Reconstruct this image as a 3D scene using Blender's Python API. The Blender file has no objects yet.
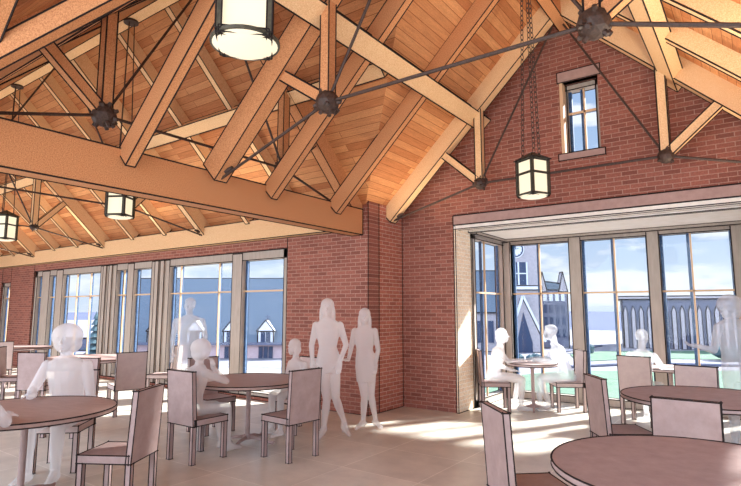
import bpy, bmesh, math, random
from mathutils import Vector, Matrix, Euler
random.seed(7)
PI=math.pi; R=math.radians
sc=bpy.context.scene; col=sc.collection

# ---------------------------------------------------------------- materials
def new_mat(name):
    m=bpy.data.materials.new(name); m.use_nodes=True
    nt=m.node_tree; nt.nodes.clear()
    out=nt.nodes.new('ShaderNodeOutputMaterial'); b=nt.nodes.new('ShaderNodeBsdfPrincipled')
    nt.links.new(b.outputs[0],out.inputs[0])
    return m,nt,b,out
def N(nt,t,**k):
    n=nt.nodes.new(t)
    for a,v in k.items():
        if a.startswith('i_'): n.inputs[a[2:].replace('_',' ')].default_value=v
        else: setattr(n,a,v)
    return n
def ramp(nt,stops):
    r=nt.nodes.new('ShaderNodeValToRGB'); e=r.color_ramp.elements
    while len(e)<len(stops): e.new(.5)
    for i,(p,c) in enumerate(stops): e[i].position=p; e[i].color=(*c,1)
    return r
def lin(r,g,b): 
    f=lambda c:(c/255/12.92) if c/255<=.04045 else ((c/255+.055)/1.055)**2.4
    return (f(r),f(g),f(b))
def noise_mat(name,c1,c2,scale=20,rough=.7,stretch=(1,1,1),spec=.3,bump=0,detail=6):
    m,nt,b,o=new_mat(name)
    tc=N(nt,'ShaderNodeTexCoord'); mp=N(nt,'ShaderNodeMapping'); mp.inputs['Scale'].default_value=stretch
    nz=N(nt,'ShaderNodeTexNoise'); nz.inputs['Scale'].default_value=scale; nz.inputs['Detail'].default_value=detail; nz.inputs['Roughness'].default_value=.7
    rp=ramp(nt,[(.3,c1),(.7,c2)])
    nt.links.new(tc.outputs['Object'],mp.inputs[0]); nt.links.new(mp.outputs[0],nz.inputs['Vector'])
    nt.links.new(nz.outputs[0],rp.inputs[0]); nt.links.new(rp.outputs[0],b.inputs['Base Color'])
    b.inputs['Roughness'].default_value=rough; b.inputs['Specular IOR Level'].default_value=spec
    if bump:
        bp=N(nt,'ShaderNodeBump'); bp.inputs['Strength'].default_value=bump; bp.inputs['Distance'].default_value=.01
        nt.links.new(nz.outputs[0],bp.inputs['Height']); nt.links.new(bp.outputs[0],b.inputs['Normal'])
    return m
def brick_mat(name,axis,c1,c2,mortar,bw=.2,rh=.062,ms=.006):
    m,nt,b,o=new_mat(name)
    tc=N(nt,'ShaderNodeTexCoord'); sp=N(nt,'ShaderNodeSeparateXYZ'); cb=N(nt,'ShaderNodeCombineXYZ')
    nt.links.new(tc.outputs['Object'],sp.inputs[0])
    nt.links.new(sp.outputs[axis],cb.inputs[0]); nt.links.new(sp.outputs[2],cb.inputs[1])
    br=N(nt,'ShaderNodeTexBrick'); br.inputs['Scale'].default_value=1
    br.inputs['Brick Width'].default_value=bw; br.inputs['Row Height'].default_value=rh
    br.inputs['Mortar Size'].default_value=ms; br.inputs['Mortar Smooth'].default_value=.3
    br.inputs['Color1'].default_value=(*c1,1); br.inputs['Color2'].default_value=(*c2,1); br.inputs['Mortar'].default_value=(*mortar,1)
    br.inputs['Bias'].default_value=-.1
    nt.links.new(cb.outputs[0],br.inputs['Vector'])
    nz=N(nt,'ShaderNodeTexNoise'); nz.inputs['Scale'].default_value=45; nz.inputs['Detail'].default_value=5
    nt.links.new(tc.outputs['Object'],nz.inputs['Vector'])
    mr=N(nt,'ShaderNodeMapRange'); mr.inputs['To Min'].default_value=.55; mr.inputs['To Max'].default_value=1.45
    nt.links.new(nz.outputs[0],mr.inputs[0])
    mx=N(nt,'ShaderNodeMix',data_type='RGBA',blend_type='MULTIPLY'); mx.inputs[0].default_value=1
    nt.links.new(br.outputs['Color'],mx.inputs[6]); nt.links.new(mr.outputs[0],mx.inputs[7])
    nt.links.new(mx.outputs[2],b.inputs['Base Color']); b.inputs['Roughness'].default_value=.9
    bp=N(nt,'ShaderNodeBump'); bp.inputs['Strength'].default_value=.4; bp.inputs['Distance'].default_value=.01; bp.invert=True
    nt.links.new(br.outputs['Fac'],bp.inputs['Height']); nt.links.new(bp.outputs[0],b.inputs['Normal'])
    return m
def deck_mat(name,axis):
    m,nt,b,o=new_mat(name)
    tc=N(nt,'ShaderNodeTexCoord'); sp=N(nt,'ShaderNodeSeparateXYZ'); cb=N(nt,'ShaderNodeCombineXYZ')
    nt.links.new(tc.outputs['Object'],sp.inputs[0])
    ml=N(nt,'ShaderNodeMath',operation='MULTIPLY'); ml.inputs[1].default_value=1.42
    nt.links.new(sp.outputs[2],ml.inputs[0])
    nt.links.new(sp.outputs[axis],cb.inputs[0]); nt.links.new(ml.outputs[0],cb.inputs[1])
    br=N(nt,'ShaderNodeTexBrick'); br.inputs['Scale'].default_value=1
    br.inputs['Brick Width'].default_value=2.4; br.inputs['Row Height'].default_value=.11
    br.inputs['Mortar Size'].default_value=.004; br.inputs['Mortar Smooth'].default_value=.5
    br.inputs['Color1'].default_value=(*lin(206,148,100),1); br.inputs['Color2'].default_value=(*lin(172,108,68),1); br.inputs['Mortar'].default_value=(*lin(120,66,36),1)
    nt.links.new(cb.outputs[0],br.inputs['Vector'])
    mp=N(nt,'ShaderNodeMapping'); mp.inputs['Scale'].default_value=(4,40,1)
    nt.links.new(cb.outputs[0],mp.inputs[0])
    nz=N(nt,'ShaderNodeTexNoise'); nz.inputs['Scale'].default_value=1; nz.inputs['Detail'].default_value=6
    nt.links.new(mp.outputs[0],nz.inputs['Vector'])
    n2=N(nt,'ShaderNodeTexNoise'); n2.inputs['Scale'].default_value=90; n2.inputs['Detail'].default_value=2
    nt.links.new(tc.outputs['Object'],n2.inputs['Vector'])
    ad=N(nt,'ShaderNodeMath',operation='ADD'); nt.links.new(nz.outputs[0],ad.inputs[0]); nt.links.new(n2.outputs[0],ad.inputs[1])
    mr=N(nt,'ShaderNodeMapRange'); mr.inputs['From Min'].default_value=.5; mr.inputs['From Max'].default_value=1.5; mr.inputs['To Min'].default_value=.65; mr.inputs['To Max'].default_value=1.35
    nt.links.new(ad.outputs[0],mr.inputs[0])
    mx=N(nt,'ShaderNodeMix',data_type='RGBA',blend_type='MULTIPLY'); mx.inputs[0].default_value=1
    nt.links.new(br.outputs['Color'],mx.inputs[6]); nt.links.new(mr.outputs[0],mx.inputs[7])
    nt.links.new(mx.outputs[2],b.inputs['Base Color']); b.inputs['Roughness'].default_value=.75; b.inputs['Specular IOR Level'].default_value=.2
    return m
def flat(name,c,rough=.6,metal=0,spec=.3):
    m,nt,b,o=new_mat(name); b.inputs['Base Color'].default_value=(*c,1); b.inputs['Roughness'].default_value=rough
    b.inputs['Metallic'].default_value=metal; b.inputs['Specular IOR Level'].default_value=spec
    return m
M={}
M['ink']=flat('ink_line',lin(45,38,36),.9,0,.1)
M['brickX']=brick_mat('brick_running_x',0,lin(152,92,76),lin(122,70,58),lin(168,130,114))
M['brickY']=brick_mat('brick_running_y',1,lin(176,106,86),lin(150,86,68),lin(196,160,142))  # same brick made lighter: light on the x-facing walls put into its colour
M['jamb']=brick_mat('sunlit_brick',1,lin(248,226,196),lin(240,212,178),lin(250,240,226))  # sun on the opening's reveal painted into the brick colour
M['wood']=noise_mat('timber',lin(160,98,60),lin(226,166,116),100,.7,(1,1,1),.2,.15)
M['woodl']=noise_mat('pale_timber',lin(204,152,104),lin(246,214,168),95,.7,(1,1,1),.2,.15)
M['deckY']=deck_mat('deck_boards_y',1)
M['deckX']=deck_mat('deck_boards_x',0)
M['iron']=noise_mat('dark_iron',lin(38,28,24),lin(80,58,48),60,.55,(1,1,1),.4,.2)
M['lantern']=noise_mat('lantern_metal',lin(52,50,42),lin(84,80,66),30,.5)
M['frame']=noise_mat('taupe_frame',lin(160,148,136),lin(182,168,156),18,.65,(1,1,.15),.3)
M['lintel']=noise_mat('taupe_lintel',lin(158,128,120),lin(176,146,136),12,.8)
M['muntin']=flat('tan_muntin',lin(214,178,140))
M['blue_bar']=noise_mat('blue_reflection',lin(48,72,104),lin(92,118,150),25,.5)  # blue of the reflections in the glass, given to the outer bars
M['soffit']=noise_mat('cream_soffit',lin(226,216,202),lin(238,230,220),6,.85)
M['furn']=noise_mat('mauve_brown_wood',lin(158,134,128),lin(176,152,146),9,.6,(1,1,1),.25)
M['furnl']=noise_mat('rosy_wood',lin(186,164,158),lin(200,180,172),9,.6,(1,1,1),.25)
M['top']=noise_mat('table_top_brown',lin(150,122,112),lin(170,140,128),7,.5,(1,3,1),.3)
M['stone']=noise_mat('stone_grey',lin(140,134,140),lin(164,158,162),4,.9)
M['stoned']=noise_mat('dark_stone',lin(80,84,102),lin(108,110,128),5,.9)
M['slate']=noise_mat('slate_roof',lin(82,94,108),lin(98,110,124),3,.8,(1,1,6))
M['pale']=noise_mat('pale_render',lin(184,188,198),lin(206,208,214),3,.8)
M['pink']=noise_mat('pink_brick_far',lin(176,152,156),lin(196,172,174),2,.9)
M['darkglass']=flat('dark_glass_far',lin(36,50,78),.3)
M['grass']=noise_mat('lawn_grass',lin(70,98,80),lin(98,120,98),.8,.95)
M['paving']=noise_mat('pale_paving',lin(112,110,120),lin(140,136,142),.6,.95)
M['sea']=noise_mat('sea_water',lin(88,92,112),lin(100,104,124),.02,1,(1,1,1),0)
M['bush']=noise_mat('hedge_leaf',lin(52,70,80),lin(90,108,110),3,.95,(1,1,1),.1,.5)
# floor
def floor_mat():
    m,nt,b,o=new_mat('stone_tile_floor')
    tc=N(nt,'ShaderNodeTexCoord')
    br=N(nt,'ShaderNodeTexBrick'); br.offset=0; br.inputs['Scale'].default_value=1
    br.inputs['Brick Width'].default_value=.9; br.inputs['Row Height'].default_value=.9
    br.inputs['Mortar Size'].default_value=.006; br.inputs['Mortar Smooth'].default_value=.4
    br.inputs['Color1'].default_value=(*lin(214,205,190),1); br.inputs['Color2'].default_value=(*lin(202,192,176),1); br.inputs['Mortar'].default_value=(*lin(232,224,210),1)
    nt.links.new(tc.outputs['Object'],br.inputs['Vector'])
    nz=N(nt,'ShaderNodeTexNoise'); nz.inputs['Scale'].default_value=2.2; nz.inputs['Detail'].default_value=9; nz.inputs['Roughness'].default_value=.65
    nt.links.new(tc.outputs['Object'],nz.inputs['Vector'])
    mr=N(nt,'ShaderNodeMapRange'); mr.inputs['From Min'].default_value=.3; mr.inputs['From Max'].default_value=.7; mr.inputs['To Min'].default_value=.82; mr.inputs['To Max'].default_value=1.12
    nt.links.new(nz.outputs[0],mr.inputs[0])
    mx=N(nt,'ShaderNodeMix',data_type='RGBA',blend_type='MULTIPLY'); mx.inputs[0].default_value=1
    nt.links.new(br.outputs['Color'],mx.inputs[6]); nt.links.new(mr.outputs[0],mx.inputs[7])
    nt.links.new(mx.outputs[2],b.inputs['Base Color']); b.inputs['Roughness'].default_value=.38; b.inputs['Specular IOR Level'].default_value=.45
    return m
M['floor']=floor_mat()
def glow(name,c,s):
    m,nt,b,o=new_mat(name); b.inputs['Base Color'].default_value=(*[q*.3 for q in c],1)
    b.inputs['Emission Color'].default_value=(*c,1); b.inputs['Emission Strength'].default_value=s
    return m
M['glow']=glow('lit_lantern_glass',lin(255,238,204),.74)
def glass_mat():
    m,nt,b,o=new_mat('window_glass'); nt.nodes.remove(b)
    tr=N(nt,'ShaderNodeBsdfTransparent'); tr.inputs[0].default_value=(.93,.965,1,1)
    gl=N(nt,'ShaderNodeBsdfGlossy'); gl.inputs['Roughness'].default_value=.03
    mx=N(nt,'ShaderNodeMixShader'); mx.inputs[0].default_value=.012; nt.links.new(tr.outputs[0],mx.inputs[1]); nt.links.new(gl.outputs[0],mx.inputs[2])
    nt.links.new(mx.outputs[0],o.inputs[0]); return m
M['glass']=glass_mat()
def ghost_mat(name,alpha,c):
    m,nt,b,o=new_mat(name); nt.nodes.remove(b)
    tr=N(nt,'ShaderNodeBsdfTransparent')
    df=N(nt,'ShaderNodeBsdfDiffuse'); df.inputs[0].default_value=(*c,1)
    tl=N(nt,'ShaderNodeBsdfTranslucent'); tl.inputs[0].default_value=(*c,1)
    m1=N(nt,'ShaderNodeMixShader'); m1.inputs[0].default_value=.5
    nt.links.new(df.outputs[0],m1.inputs[1]); nt.links.new(tl.outputs[0],m1.inputs[2])
    mx=N(nt,'ShaderNodeMixShader'); mx.inputs[0].default_value=alpha
    nt.links.new(tr.outputs[0],mx.inputs[1]); nt.links.new(m1.outputs[0],mx.inputs[2])
    nt.links.new(mx.outputs[0],o.inputs[0]); return m
M['ghost']=ghost_mat('pale_translucent_figure',.54,(.87,.83,.81))
M['ghostl']=ghost_mat('faint_translucent_figure',.36,(.78,.78,.79))

# ---------------------------------------------------------------- mesh helpers
def T(loc=(0,0,0),rz=0,rx=0,ry=0): return Matrix.Translation(loc)@Euler((rx,ry,rz)).to_matrix().to_4x4()
class MB:
    def __init__(s): s.bm=bmesh.new()
    def box(s,lo,hi,M4=None):
        r=bmesh.ops.create_cube(s.bm,size=1)['verts']
        c=[(lo[i]+hi[i])/2 for i in range(3)]; d=[hi[i]-lo[i] for i in range(3)]
        for v in r:
            v.co=Vector([v.co[i]*d[i]+c[i] for i in range(3)])
            if M4: v.co=M4@v.co
        return s
    def beam(s,a,b,w,h,side=None):
        # rectangular bar a->b; w = width along 'side', h = height perpendicular
        a=Vector(a); b=Vector(b); d=(b-a); L=d.length; d.normalize()
        if side is None:
            side=d.cross(Vector((0,0,1)))
            if side.length<.01: side=Vector((1,0,0))
        side=Vector(side); side=(side-d*side.dot(d)).normalized(); up=side.cross(d)
        r=bmesh.ops.create_cube(s.bm,size=1)['verts']
        for v in r:
            x,y,z=v.co; v.co=a+d*((y+.5)*L)+side*(x*w)+up*(z*h)
        return s
    def tube(s,pts,rad,n=8,cap=True):
        pts=[Vector(p) for p in pts]; rad=rad if isinstance(rad,(list,tuple)) else [rad]*len(pts)
        rings=[]; prev=None
        for i,p in enumerate(pts):
            d=(pts[min(i+1,len(pts)-1)]-pts[max(i-1,0)]).normalized()
            if prev is None: u=d.orthogonal().normalized()
            else: u=(prev-d*prev.dot(d)).normalized()
            prev=u; w=d.cross(u)
            rings.append([s.bm.verts.new(p+(u*math.cos(2*PI*k/n)+w*math.sin(2*PI*k/n))*rad[i]) for k in range(n)])
        for a,b in zip(rings,rings[1:]):
            for k in range(n): s.bm.faces.new((a[k],a[(k+1)%n],b[(k+1)%n],b[k]))
        if cap: s.bm.faces.new(rings[0][::-1]); s.bm.faces.new(rings[-1])
        return s
    def lathe(s,prof,c=(0,0,0),n=40):
        rings=[]
        for r,z in prof:
            if r<1e-5: rings.append([s.bm.verts.new((c[0],c[1],c[2]+z))])
            else: rings.append([s.bm.verts.new((c[0]+r*math.cos(2*PI*k/n),c[1]+r*math.sin(2*PI*k/n),c[2]+z)) for k in range(n)])
        for a,b in zip(rings,rings[1:]):
            for k in range(n):
                if len(a)==1 and len(b)==1: continue
                if len(a)==1: s.bm.faces.new((a[0],b[(k+1)%n],b[k]))
                elif len(b)==1: s.bm.faces.new((a[k],a[(k+1)%n],b[0]))
                else: s.bm.faces.new((a[k],a[(k+1)%n],b[(k+1)%n],b[k]))
        return s
    def ball(s,c,r,sub=2):
        rr=(r,r,r) if not isinstance(r,(list,tuple)) else r
        v=bmesh.ops.create_icosphere(s.bm,subdivisions=sub,radius=1)['verts']
        for q in v: q.co=Vector((q.co.x*rr[0]+c[0],q.co.y*rr[1]+c[1],q.co.z*rr[2]+c[2]))
        return s
    def prism(s,poly,thick,axis='Y',c=0,M4=None):
        # poly in the plane perpendicular to axis, extruded from c to c+thick
        def mk(p,q):
            v=Vector((p[0],q,p[1])) if axis=='Y' else (Vector((q,p[0],p[1])) if axis=='X' else Vector((p[0],p[1],q)))
            return s.bm.verts.new(M4@v if M4 else v)
        a=[mk(p,c) for p in poly]; b=[mk(p,c+thick) for p in poly]; n=len(poly)
        s.bm.faces.new(a); s.bm.faces.new(b[::-1])
        for i in range(n): s.bm.faces.new((a[i],b[i],b[(i+1)%n],a[(i+1)%n]))
        return s
    def poly3(s,pts,up):
        a=[s.bm.verts.new(p) for p in pts]; b=[s.bm.verts.new(Vector(p)+Vector(up)) for p in pts]; n=len(pts)
        s.bm.faces.new(a); s.bm.faces.new(b[::-1])
        for i in range(n): s.bm.faces.new((a[i],b[i],b[(i+1)%n],a[(i+1)%n]))
        return s
    def torus(s,c,R1,r,axis,n=10,m=5,str_=1.5,M4=None):
        rings=[]
        ax=Vector(axis).normalized(); z=Vector((0,0,1)); x=ax.cross(z)
        for i in range(n):
            a=2*PI*i/n; d=x*math.cos(a)+z*math.sin(a)*str_
            dn=(x*math.cos(a)+z*math.sin(a))
            p=Vector(c)+d*R1
            rings.append([s.bm.verts.new(p+dn*(r*math.cos(2*PI*k/m))+ax*(r*math.sin(2*PI*k/m))) for k in range(m)])
        for i in range(n):
            a,b=rings[i],rings[(i+1)%n]
            for k in range(m): s.bm.faces.new((a[k],a[(k+1)%m],b[(k+1)%m],b[k]))
        return s
    def build(s,name,mat,parent=None,ink=0,smooth=False,bevel=0,over=.0):
        bm=s.bm
        bmesh.ops.recalc_face_normals(bm,faces=bm.faces[:])
        edges=[]
        if ink:
            for e in bm.edges:
                if len(e.link_faces)==2 and e.calc_face_angle(0)>.6:
                    edges.append((e.verts[0].co.copy(),e.verts[1].co.copy(),(e.link_faces[0].normal+e.link_faces[1].normal).normalized()))
        if smooth:
            for f in bm.faces: f.smooth=True
        nf=len(bm.faces)
        for a,b,nn in edges:
            d=b-a
            if d.length<.004: continue
            d.normalize(); a2=a-d*over; b2=b+d*over
            sd=nn.cross(d)
            if sd.length<.01: continue
            sd.normalize(); up=d.cross(sd).normalized()
            ra=[]
            for p in (a2,b2):
                ra.append([bm.verts.new(p+sd*(x*ink)+up*(y*ink)) for x,y in ((-1,-1),(1,-1),(1,1),(-1,1))])
            A,B=ra
            fs=[bm.faces.new((A[k],A[(k+1)%4],B[(k+1)%4],B[k])) for k in range(4)]
            fs+=[bm.faces.new(A[::-1]),bm.faces.new(B)]
            for f in fs: f.material_index=1
        me=bpy.data.meshes.new(name); bm.to_mesh(me); bm.free()
        o=bpy.data.objects.new(name,me); col.objects.link(o)
        me.materials.append(M[mat] if isinstance(mat,str) else mat)
        if ink: me.materials.append(M['ink'])
        if parent: o.parent=parent
        return o
def tag(o,label=None,cat=None,group=None,kind=None):
    if label: o['label']=label
    if cat: o['category']=cat
    if group: o['group']=group
    if kind: o['kind']=kind
    return o
def thing(name,label,cat,loc=(0,0,0),rz=0,group=None):
    o=bpy.data.objects.new(name,None); col.objects.link(o); o.empty_display_size=.1
    o.location=loc; o.rotation_euler=(0,0,rz)
    return tag(o,label,cat,group)
def copy_tree(o,parent=None):
    c=o.copy(); col.objects.link(c)
    if parent: c.parent=parent
    for ch in list(o.children): copy_tree(ch,c)
    return c

# ---------------------------------------------------------------- geometry constants
XC=-4.95; YL=6.8; YG=7.8; YJ=8.35; YB=9.85; XR=.95
RX=-2.05; RY=3.85; HW=2.95; SL=.97; Z0=3.02   # rafter underside at |dist|=HW is Z0
def zg(d): return Z0+SL*(HW-abs(d))            # underside height at distance d from a ridge
# ---------------------------------------------------------------- shell
f=MB().box((-20,-2.5,-.25),(XR+.3,YB+.15,0)).build('floor','floor'); tag(f,kind='structure')
def st(o): return tag(o,kind='structure')
w=MB()
w.box((-20,YL,0),(-18.95,YL+.3,3.42)).box((-18.95,YL,2.42),(-18.3,YL+.3,3.42)).box((-18.3,YL,0),(-16.75,YL+.3,3.42))
w.box((-16.75,YL,2.69),(-6.72,YL+.3,3.42)).box((-6.72,YL,0),(XC,YL+.3,3.42)).box((-16.75,YL,0),(-6.72,YL+.3,.06))
st(w.build('wall_left','brickX',ink=.006))
st(MB().box((XC-.3,YL+.3,0),(XC,YG,3.42)).build('wall_return','brickY',ink=.006))
# gable wall with opening and upper window
def gtop(x): return zg(x-RX)+.24
w=MB(); OX=-3.93; OX2=.35
w.prism([(XC,0),(OX,0),(OX,3.1),(XC,3.1)],.5,c=YG)
w.prism([(OX2,0),(XR,0),(XR,3.1),(OX2,3.1)],.5,c=YG)
w.prism([(XC,3.1),(-2.17,3.1),(-2.17,gtop(-2.17)),(XC,gtop(XC))],.5,c=YG)
w.prism([(-1.64,3.1),(XR,3.1),(XR,gtop(XR)),(-1.64,gtop(-1.64))],.5,c=YG)
w.prism([(-2.17,3.1),(-1.64,3.1),(-1.64,3.85),(-2.17,3.85)],.5,c=YG)
w.prism([(-2.17,4.93),(-1.64,4.93),(-1.64,gtop(-1.64)),(RX,gtop(RX)),(-2.17,gtop(-2.17))],.5,c=YG)
st(w.build('wall_gable','brickX'))
st(MB().box((OX-.02,YG-.015,0),(OX+.012,YJ,2.95)).build('trim_1','jamb',ink=.006))
st(MB().box((XR,-2.5,2.85),(XR+.3,YG+.5,3.42)).box((XR,6.9,0),(XR+.3,YG+.5,2.85)).box((XR,-2.5,0),(XR+.3,6.9,.08)).build('wall_right','brickY'))
st(MB().box((-20.3,.6,0),(-20,YL+.3,5.9)).build('wall_far_left','brickY'))
# opening lintel + bay soffit
st(MB().box((OX-.02,YG-.03,2.965),(OX2,YG+.06,3.12)).build('trim_2','lintel',ink=.007))
st(MB().box((OX,YG,2.93),(OX2,YB+.15,3.06)).build('ceiling_bay','soffit'))
st(MB().box((OX-.02,YG-.02,2.9),(OX2,YG+.1,2.965)).box((OX+.02,YG+.45,2.9),(OX2,YG+.52,2.935)).build('trim_3','soffit',ink=.005))
# roof decks
def deck(name,pts,mat):
    P=[(x,y,z) for x,y,z in pts]
    return st(MB().poly3(P,(0,0,.12)).build(name,mat))
dz=.26
def zd(d): return zg(d)+dz
E=HW
deck('ceiling_north_west',[(RX,RY,zd(0)),(RX,YG+.5,zd(0)),(RX-E-.1,YG+.5,zd(E+.1)),(RX-E-.1,RY+E+.1,zd(E+.1))],'deckY')
deck('ceiling_south_west',[(RX,RY,zd(0)),(RX-E-.1,RY-E-.1,zd(E+.1)),(RX-E-.1,-2.5,zd(E+.1)),(RX,-2.5,zd(0))],'deckY')
deck('ceiling_east',[(RX,-2.5,zd(0)),(RX+E+.2,-2.5,zd(E+.2)),(RX+E+.2,YG+.5,zd(E+.2)),(RX,YG+.5,zd(0))],'deckY')
deck('ceiling_wing_north',[(RX,RY,zd(0)),(RX-E-.1,RY+E+.1,zd(E+.1)),(-20,RY+E+.1,zd(E+.1)),(-20,RY,zd(0))],'deckX')
deck('ceiling_wing_south',[(RX,RY,zd(0)),(-20,RY,zd(0)),(-20,RY-E-.1,zd(E+.1)),(RX-E-.1,RY-E-.1,zd(E+.1))],'deckX')

# ---------------------------------------------------------------- windows
def window(name,x0,x1,z0,z1,posts,munts,tr,M4,fw=.09,head=None,sill=.06):
    """local: x along the wall, y outwards, z up"""
    root=thing(name,None,None); root.empty_display_size=.1; root['kind']='structure'
    del_keys=[k for k in ('label','category') if k in root]
    m=MB(); m.box((x0,-.02,z1-(head or fw*1.3)),(x1,.14,z1),M4).box((x0,-.02,z0),(x1,.14,z0+sill),M4)
    m.box((x0,-.02,z0),(x0+fw,.14,z1),M4).box((x1-fw,-.02,z0),(x1,.14,z1),M4)
    m.build('window_frame','frame',root,ink=.006)
    for a,b in posts:
        q=MB().box((a,-.03,z0),(b,.15,z1-.02),M4)
        n=2 if b-a>.2 else 1
        if b-a>.5: q.box((a+.16,-.06,z0),(a+.3,-.02,z1-.02),M4).box((b-.3,-.06,z0),(b-.16,-.02,z1-.02),M4)
        q.build('mullion','frame',root,ink=.006)
    xs=[x0+fw]+[v for p in posts for v in p]+[x1-fw]
    for a,b in zip(xs[::2],xs[1::2]):
        if b-a<.06: continue
        MB().box((a,.055,z0+.03),(b,.063,z1-.06),M4).build('pane','glass',root)
        m=MB()
        m.box((a,.02,tr-.014),(b,.05,tr+.014),M4)
        for x in munts:
            if a+.03<x<b-.03: m.box((x-.012,.02,z0+.03),(x+.012,.05,z1-.08),M4)
        m.build('muntin','muntin',root)
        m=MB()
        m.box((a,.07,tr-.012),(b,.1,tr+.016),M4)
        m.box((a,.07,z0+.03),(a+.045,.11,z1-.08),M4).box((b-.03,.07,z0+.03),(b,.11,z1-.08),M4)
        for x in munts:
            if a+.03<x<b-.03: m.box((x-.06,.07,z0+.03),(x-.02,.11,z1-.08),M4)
        m.build('outer_reflection_bar','blue_bar',root)  # outer bars that carry the glass's blue reflection strips as colour
    return root
window('window_1',-16.75,-6.72,.06,2.69,[(-16.3,-15.85),(-15.44,-15.09),(-13.13,-12.4),(-11.92,-11.66),(-10.94,-10.27),(-8.22,-7.94)],
       [-14.4,-13.7,-9.93,-8.67,-12.15],1.95,T((0,YL+.06,0)),fw=.12)
window('window_2',-18.95,-18.3,.06,2.42,[],[-18.6],1.95,T((0,YL+.06,0)),fw=.09)
window('window_3',OX,OX2,.0,2.93,[(-2.69,-2.49),(-1.44,-1.26),(-.28,-.1)],[-3.24,-1.95,-.82],1.9,T((0,YB-.05,0)),fw=.16,head=.11,sill=.12)
# bay side (plane X=OX, looking along Y)
window('window_4',YJ,YB-.07,.0,2.93,[],[8.95,],1.9,Matrix(((0,-1,0,OX+.02),(1,0,0,0),(0,0,1,0),(0,0,0,1))),fw=.1,head=.11,sill=.12)
st(MB().box((OX-.1,YB-.12,0),(OX+.16,YB+.12,2.93)).build('trim_4','frame',ink=.006))
st(MB().box((OX2,YJ,0),(OX2+.2,YB+.1,2.93)).build('wall_bay_right','frame'))
st(MB().box((OX,YB-.2,2.875),(OX2,YB-.05,2.93)).box((OX-.02,YJ,2.875),(OX+.12,YB-.05,2.93)).build('trim_5','frame',ink=.006))
window('window_6',-2.5,6.9,.08,2.85,[(-.5,-.2),(2.0,2.3),(4.5,4.8)],[-1.5,.9,3.4,5.85],1.95,Matrix(((0,1,0,XR+.08),(1,0,0,0),(0,0,1,0),(0,0,0,1))),fw=.12)  # unseen east window, put in so daylight reaches the brick return
# upper window
window('window_5',-2.17,-1.64,3.85,4.93,[],[-1.88],4.5,T((0,YG+.16,0)),fw=.06,sill=.05)
st(MB().box((-2.2,YG-.02,4.93),(-1.6,YG+.1,5.09)).build('trim_6','lintel',ink=.005))
st(MB().box((-2.22,YG-.03,3.75),(-1.58,YG+.15,3.85)).build('trim_7','lintel',ink=.005))
st(MB().box((-2.175,YG-.01,3.85),(-2.13,YG+.2,4.93)).build('trim_8','muntin'))

# ---------------------------------------------------------------- timber
INK=.006
# wall plate on the window wall and eave tie beam
tag(MB().box((-20,YL-.16,2.88),(-5.27,YL-.005,3.24)).build('wall_plate','woodl',ink=INK),
    'long pale timber wall plate running above the row of left windows','beam')
tag(MB().box((-5.27,.7,2.79),(-5.05,YL-.01,3.2)).build('tie_beam','wood',ink=INK),
    'massive orange brown timber beam spanning from the brick corner to the left edge','beam')
tag(MB().box((RX+HW-.1,-2.4,2.85),(RX+HW+.045,YG-.01,3.15)).build('wall_plate','wood',ink=INK),
    'timber wall plate under the right hand roof slope','beam')
# ridge beams
tag(MB().box((RX-.08,-2.4,5.72),(RX+.08,YG-.01,6.0)).build('ridge_beam','wood',ink=INK),'timber ridge beam above the hanging lantern at the brick gable','beam')
tag(MB().box((-19.9,RY-.09,5.7),(RX-.1,RY+.09,6.0)).build('ridge_beam','woodl',ink=INK),'pale timber ridge beam carrying the black lantern discs at upper left','beam')
# purlins
PZ=zg(1.35)-.02
tag(MB().beam((RX-1.35,-2.4,PZ+.02),(RX-1.35,YG-.01,PZ+.02),.24,.16,(1,0,SL)).build('purlin','woodl',ink=INK),'timber purlin crossing the left roof slope above the brick corner','beam')
tag(MB().beam((RX+1.35,-2.4,PZ+.02),(RX+1.35,YG-.01,PZ+.02),.24,.16,(1,0,-SL)).build('purlin','woodl',ink=INK),'pale timber purlin crossing the right roof slope at upper right','beam')
tag(MB().beam((-19.9,RY+1.35,PZ+.02),(RX-1.5,RY+1.35,PZ+.02),.2,.14,(0,1,-SL)).build('purlin','woodl',ink=INK),'pale purlin on the far slope above the left windows','beam')
tag(MB().beam((-19.9,RY-1.35,PZ+.02),(RX-1.5,RY-1.35,PZ+.02),.2,.14,(0,1,SL)).build('purlin','wood',ink=INK),'dark purlin on the near slope at the upper left edge','beam')
# valley rafters
def valley(sy,label):
    a=Vector((RX-.12,RY+sy*.12,zd(0)-.32)); b=Vector((RX-HW+.12,RY+sy*(HW-.12),zd(HW)-.22))
    tag(MB().beam(a,b,.12,.16).build('valley_rafter','wood',ink=INK),label,'rafter')
valley(-1,'valley rafter over the near end of the massive tie beam')
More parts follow.
